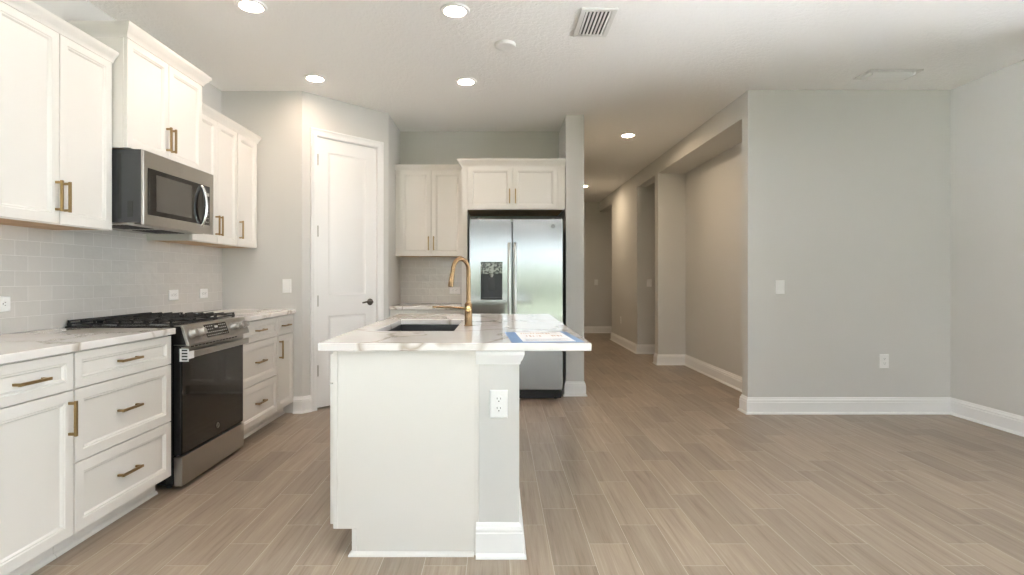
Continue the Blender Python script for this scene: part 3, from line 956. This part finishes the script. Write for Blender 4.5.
# island worktop with the sink cut-out
CX0, CX1, CY0, CY1 = -0.768, 0.399, 2.345, 4.280
HX0, HX1, HY0, HY1 = -0.648, -0.2335, 2.885, 3.685
m = M()
def q4(a, b, c, d, z): return [(a, c, z), (b, c, z), (b, d, z), (a, d, z)]
vs = q4(CX0, CX1, CY0, CY1, CT1) + q4(CX0, CX1, CY0, CY1, CT0) + q4(HX0, HX1, HY0, HY1, CT1) + q4(HX0, HX1, HY0, HY1, CT0)
fs = []
for i in range(4):
    j = (i + 1) % 4
    fs += [(i, j, 8 + j, 8 + i), (4 + i, 12 + i, 12 + j, 4 + j), (i, 4 + i, 4 + j, j), (8 + i, 8 + j, 12 + j, 12 + i)]
m.add(vs, fs)
tag(m.build('island_countertop', QUARTZ, bevel=0.004), 'large veined white stone island countertop with sink cut-out and overhang', 'countertop')
# sink: charcoal basin hung under the worktop
r = thing('sink', 'dark undermount sink basin in the island countertop', 'sink', ((HX0 + HX1) / 2, (HY0 + HY1) / 2, 0.66), 0)
a, b, c, d = HX0 - 0.004, HX1 + 0.004, HY0 - 0.004, HY1 + 0.004
vs = q4(a - 0.02, b + 0.02, c - 0.02, d + 0.02, 0.8872) + q4(a, b, c, d, 0.8872) + q4(a + 0.006, b - 0.006, c + 0.006, d - 0.006, 0.675) \
   + q4(a - 0.02, b + 0.02, c - 0.02, d + 0.02, 0.880) + q4(a - 0.004, b + 0.004, c - 0.004, d + 0.004, 0.880) + q4(a, b, c, d, 0.664)
fs = []
for u0, u1 in ((0, 4), (4, 8), (0, 12), (12, 16), (16, 20)):
    for i in range(4):
        j = (i + 1) % 4
        fs.append((u0 + i, u0 + j, u1 + j, u1 + i))
fs += [(8, 9, 10, 11), (20, 23, 22, 21)]
m = M().add(vs, fs)
m.build('basin', SINKM, r, True)
M().lathe(((HX0 + HX1) / 2 + 0.05, (HY0 + HY1) / 2, 0.6752), (0, 0, 1), [(0.045, 0), (0.045, 0.003), (0.036, 0.004), (0.030, 0.001)], 24).build('drain', STEELD, r, True)

# faucet
FXc, FYc = -0.172, 3.20
r = thing('faucet', 'tall bronze gooseneck faucet standing behind the island sink', 'faucet', (FXc, FYc, CT1), 0)
M().lathe((0, 0, 0.0003), (0, 0, 1), [(0.026, 0), (0.026, 0.004), (0.0225, 0.007), (0.0225, 0.125), (0.019, 0.130), (0.015, 0.136)], 28).build('body', FAUCET, r)
dirv = Vector((-0.66, -0.75, 0)).normalized()
R_ = 0.062
pts = [Vector((0, 0, 0.130)), Vector((0, 0, 0.22)), Vector((0, 0, 0.325))]
for i in range(1, 13):
    a_ = PI * i / 12
    pts.append(dirv * (R_ - R_ * math.cos(a_)) + Vector((0, 0, 0.325 + R_ * math.sin(a_))))
pts.append(dirv * (2 * R_ + 0.006) + Vector((0, 0, 0.300)))
M().tube(pts, 0.0125, 18).build('gooseneck', FAUCET, r)
p0 = dirv * (2 * R_ + 0.006) + Vector((0, 0, 0.302)); p1 = dirv * (2 * R_ + 0.020) + Vector((0, 0, 0.228))
M().lathe(p0, p1 - p0, [(0.0135, 0), (0.0145, 0.010), (0.0155, 0.060), (0.0150, 0.0745), (0.011, 0.076)], 22).build('spray_head', FAUCET, r)
hub = M().lathe((0, -0.020, 0.100), (0, -1, 0), [(0.017, 0), (0.0175, 0.014), (0.016, 0.022), (0.010, 0.024)], 24)
hub.build('handle_hub', HUB, r)
M().tube([(-0.012, -0.034, 0.101), (-0.06, -0.036, 0.106), (-0.12, -0.036, 0.110), (-0.205, -0.036, 0.111)], [0.007, 0.0062, 0.006, 0.0065], 12).build('lever', FAUCET, r)

# printed sheet on the island, blue border, small brown lettering that cannot be read
SHZ = CT1 + 0.0006
r = thing('printed_sheet', 'large printed sheet with blue border lying on the island overhang', 'sheet', (0.205, 2.60, CT1), math.radians(3.2))
SWd, SHt = 0.318, 0.462
M().box(-SWd / 2, SWd / 2, -SHt / 2, SHt / 2, 0.0004, 0.0012).build('sheet', BLUE, r)
M().box(-SWd / 2 + 0.052, SWd / 2 - 0.034, -SHt / 2 + 0.030, SHt / 2 - 0.006, 0.00125, 0.0015).build('print_panel', PAPER, r)
m = M()
for (yy, x0, x1, hh) in ((0.135, -0.085, 0.065, 0.05), (0.02, -0.07, -0.035, 0.06), (0.02, -0.02, 0.005, 0.05), (0.03, 0.052, 0.105, 0.07)):
    x = x0
    while x < x1:
        wd = random.uniform(0.004, 0.009)
        m.box(x, x + wd, yy - hh / 2 * random.uniform(0.5, 1), yy + hh / 2 * random.uniform(0.5, 1), 0.00155, 0.0017)
        x += wd + random.uniform(0.004, 0.010)
m.build('lettering', INK, r)
m = M()
for i in range(5):
    m.box(-0.09, 0.11 - 0.02 * (i % 3), -0.10 - i * 0.018, -0.094 - i * 0.018, 0.00155, 0.0017)
m.box(0.02, 0.10, 0.168, 0.180, 0.00155, 0.0017)
m.build('fine_print', GREYINK, r)

# ------------------------------------------------------------------ outlets and switches
def outlet(label, loc, rz, horizontal=False, w=0.078, h=0.122, cat='outlet', group=None):
    """faces -y locally; loc is the plate centre on the wall surface"""
    sw = cat == 'switch'
    r = thing('light_switch' if sw else 'wall_outlet', label, cat, loc, rz, group)
    def rot(m):
        if horizontal: m.v = [Vector((p.z, p.y, -p.x)) for p in m.v]
        return m
    rot(M().rings(-w / 2, w / 2, -h / 2, h / 2, -0.0075, -0.0005, [(0, 0.004), (0.005, 0)])).build('plate', PLASTIC, r)
    if sw:
        rot(M().prism([(-0.034, -0.0076), (0.034, -0.0076), (0.034, -0.0100), (0.0, -0.0085), (-0.034, -0.0120)], -0.0165, 0.0165, 0) if False else
            M().add([(-0.0165, -0.0076, -0.034), (0.0165, -0.0076, -0.034), (0.0165, -0.0076, 0.034), (-0.0165, -0.0076, 0.034),
                     (-0.0155, -0.0120, -0.033), (0.0155, -0.0120, -0.033), (0.0155, -0.0090, 0.033), (-0.0155, -0.0090, 0.033)],
                    [(0, 1, 2, 3), (4, 5, 6, 7), (0, 4, 5, 1), (1, 5, 6, 2), (2, 6, 7, 3), (3, 7, 4, 0)])).build('rocker', PLASTIC, r)
    else:
        for s_ in (-1, 1):
            f = M().lathe((0, -0.0076, s_ * 0.0205), (0, -1, 0), [(0.0172, 0), (0.0172, 0.0015), (0.0165, 0.002)], 24)
            f = rot(f).build('receptacle', PLASTIC, r)
            m = M()
            zc = s_ * 0.0205
            m.box(-0.0085, -0.0060, -0.0101, -0.0096, zc + 0.001, zc + 0.009)
            m.box(0.0060, 0.0085, -0.0101, -0.0096, zc + 0.001, zc + 0.008)
            m.lathe((0, -0.0096, zc - 0.007), (0, -1, 0), [(0.0028, 0), (0.0028, 0.0005)], 12)
            rot(m).build('slot', SLOT, f)
    return r
outlet('white outlet on the grey island knee wall', (0.0035, IY0 - 0.0102, 0.657), 0)
outlet('white outlet low on the living area wall', (3.412, YF - 0.0002, 0.466), 0)
outlet('white outlet low on the far hall wall', (XH - 0.0002, 9.88, 0.445), -LW)
outlet('tile backsplash outlet cut by the left picture edge, left of the range', (XL + 0.0092, 2.70, 1.072), LW, True)
outlet('tile backsplash outlet just right of the range, behind its far corner', (XL + 0.0092, 4.15, 1.072), LW, True)
outlet('tile backsplash outlet nearest the pantry corner', (XL + 0.0092, 4.575, 1.072), LW, True)
outlet('outlet in the tiled rear wall behind the faucet', (-0.49, YB - 0.0092, 1.060), 0, True)
outlet('white switch on the short wall left of the pantry door', (-1.876, YK - 0.0002, 1.130), 0, cat='switch')
outlet('white switch on the wide living area wall', (2.493, YF - 0.0002, 1.120), 0, cat='switch')
outlet('white switch on the hall doorway jamb', (2.40, 8.73 - 0.0002, 1.122), 0, cat='switch')
outlet('white switch on the end wall of the hall', (2.14, YE - 0.0002, 1.105), 0, cat='switch')

# ------------------------------------------------------------------ ceiling fittings
lamps = [(-1.504, 3.35, 'recessed ceiling light above the range, near the top picture edge'),
         (-0.267, 3.41, 'recessed ceiling light above the front of the island'),
         (-1.520, 4.57, 'recessed ceiling light in front of the pantry door'),
         (-0.270, 4.64, 'recessed ceiling light between island and refrigerator'),
         (1.510, 6.39, 'recessed ceiling light at the start of the hall'),
         (1.548, 9.93, 'recessed ceiling light deep in the hall'),
         (1.5, 2.4, 'added recessed fill light over the walkway beside the island'),  # this lamp and those below are added as fill, out of view
         (3.0, 2.4, 'added recessed fill light in front of the living area wall'),
         (0.9, -0.6, 'added recessed fill light in the living area nearest the kitchen'),
         (3.0, -0.6, 'added recessed fill light in the living area by the right wall'),
         (0.9, -3.0, 'added recessed fill light by the glazed rear wall, middle'),
         (3.0, -3.0, 'added recessed fill light by the glazed rear wall, right corner'),
         (-1.3, -1.8, 'added recessed fill light by the left wall behind the kitchen')]
for x, y, lab in lamps:
    r = thing('recessed_light', lab, 'ceiling light', (x, y, CH), 0, 'recessed ceiling lights')
    M().lathe((0, 0, -0.0003), (0, 0, -1), [(0.092, 0), (0.092, 0.004), (0.088, 0.010), (0.078, 0.012), (0.070, 0.012), (0.064, 0.0034)], 40).build('trim_ring', TRIMW, r)
    M().lathe((0, 0, -0.0035), (0, 0, -1), [(0.060, 0), (0.060, 0.002), (0.052, 0.0035)], 40).build('lens', LENSH if y > 5 else LENSF if y < 3 else LENS, r)
r = thing('smoke_detector', 'round white smoke detector on the ceiling between the lights', 'detector', (0.052, 3.906, CH), 0)
M().lathe((0, 0, -0.0003), (0, 0, -1), [(0.074, 0), (0.074, 0.014), (0.070, 0.022), (0.058, 0.027), (0.02, 0.029)], 40).build('cover', PLASTIC, r)
M().lathe((0, 0, -0.0294), (0, 0, -1), [(0.012, 0), (0.012, 0.002)], 20).build('test_button', PLASTIC, r)

# supply grille over the walkway
def frame_mesh(m, x, y, wd, z0, z1, lip):
    m.box(-x, x, -y, -y + wd, z0, z1); m.box(-x, x, y - wd, y, z0, z1)
    m.box(-x, -x + wd, -y + wd, y - wd, z0, z1); m.box(x - wd, x, -y + wd, y - wd, z0, z1)
r = thing('ceiling_vent', 'white slatted air vent in the ceiling near the top picture edge', 'vent', (0.627, 3.575, CH), 0)
m = M(); frame_mesh(m, 0.112, 0.198, 0.030, -0.012, -0.0003, 0); m.build('frame', VENTW, r, bevel=0.003)
M().box(-0.083, 0.083, -0.169, 0.169, -0.002, -0.0005).build('duct', DUCT, r)
for i in range(7):
    x = -0.072 + i * 0.024
    m = M().prism([(x - 0.010, -0.013), (x - 0.0075, -0.0145), (x + 0.009, -0.004), (x + 0.0065, -0.0025)], -0.168, 0.168, 1) if False else M()
    for (sgn) in (1,):
        pr = [(x - 0.009, -0.0135), (x - 0.0075, -0.015), (x + 0.0075, -0.0055), (x + 0.006, -0.004)]
        vs = [(p, yy, q_) for yy in (-0.1675, 0.1675) for p, q_ in pr]
        m.add(vs, [(0, 1, 2, 3), (7, 6, 5, 4), (0, 4, 5, 1), (1, 5, 6, 2), (2, 6, 7, 3), (3, 7, 4, 0)])
    m.build('slat', VENTW, r)
r = thing('ceiling_vent', 'white box-louvre air vent in the ceiling over the living area', 'vent', (3.178, 4.485, CH), 0)
m = M(); frame_mesh(m, 0.215, 0.105, 0.034, -0.008, -0.0003, 0); m.build('frame', VENTW, r, bevel=0.002)
M().box(-0.18, 0.18, -0.07, 0.07, -0.002, -0.0005).build('duct', DUCT, r)
for i, (yy, zz) in enumerate(((-0.055, -0.030), (-0.020, -0.030), (0.015, -0.030), (0.050, -0.030))):
    m = M()
    pr = [(yy - 0.016, -0.006), (yy - 0.013, -0.004), (yy + 0.014, zz), (yy + 0.012, zz - 0.002)]
    m.add([(xx, p, q_) for xx in (-0.165, 0.165) for p, q_ in pr], [(0, 1, 2, 3), (7, 6, 5, 4), (0, 4, 5, 1), (1, 5, 6, 2), (2, 6, 7, 3), (3, 7, 4, 0)])
    m.build('louvre', VENTW, r)
m = M()
for sx in (-0.176, 0.166):
    m.prism([(-0.075, -0.004), (-0.068, -0.031), (0.045, -0.031), (0.070, -0.004)], sx, sx + 0.010, 0)
m.build('end_plate', VENTW, r)
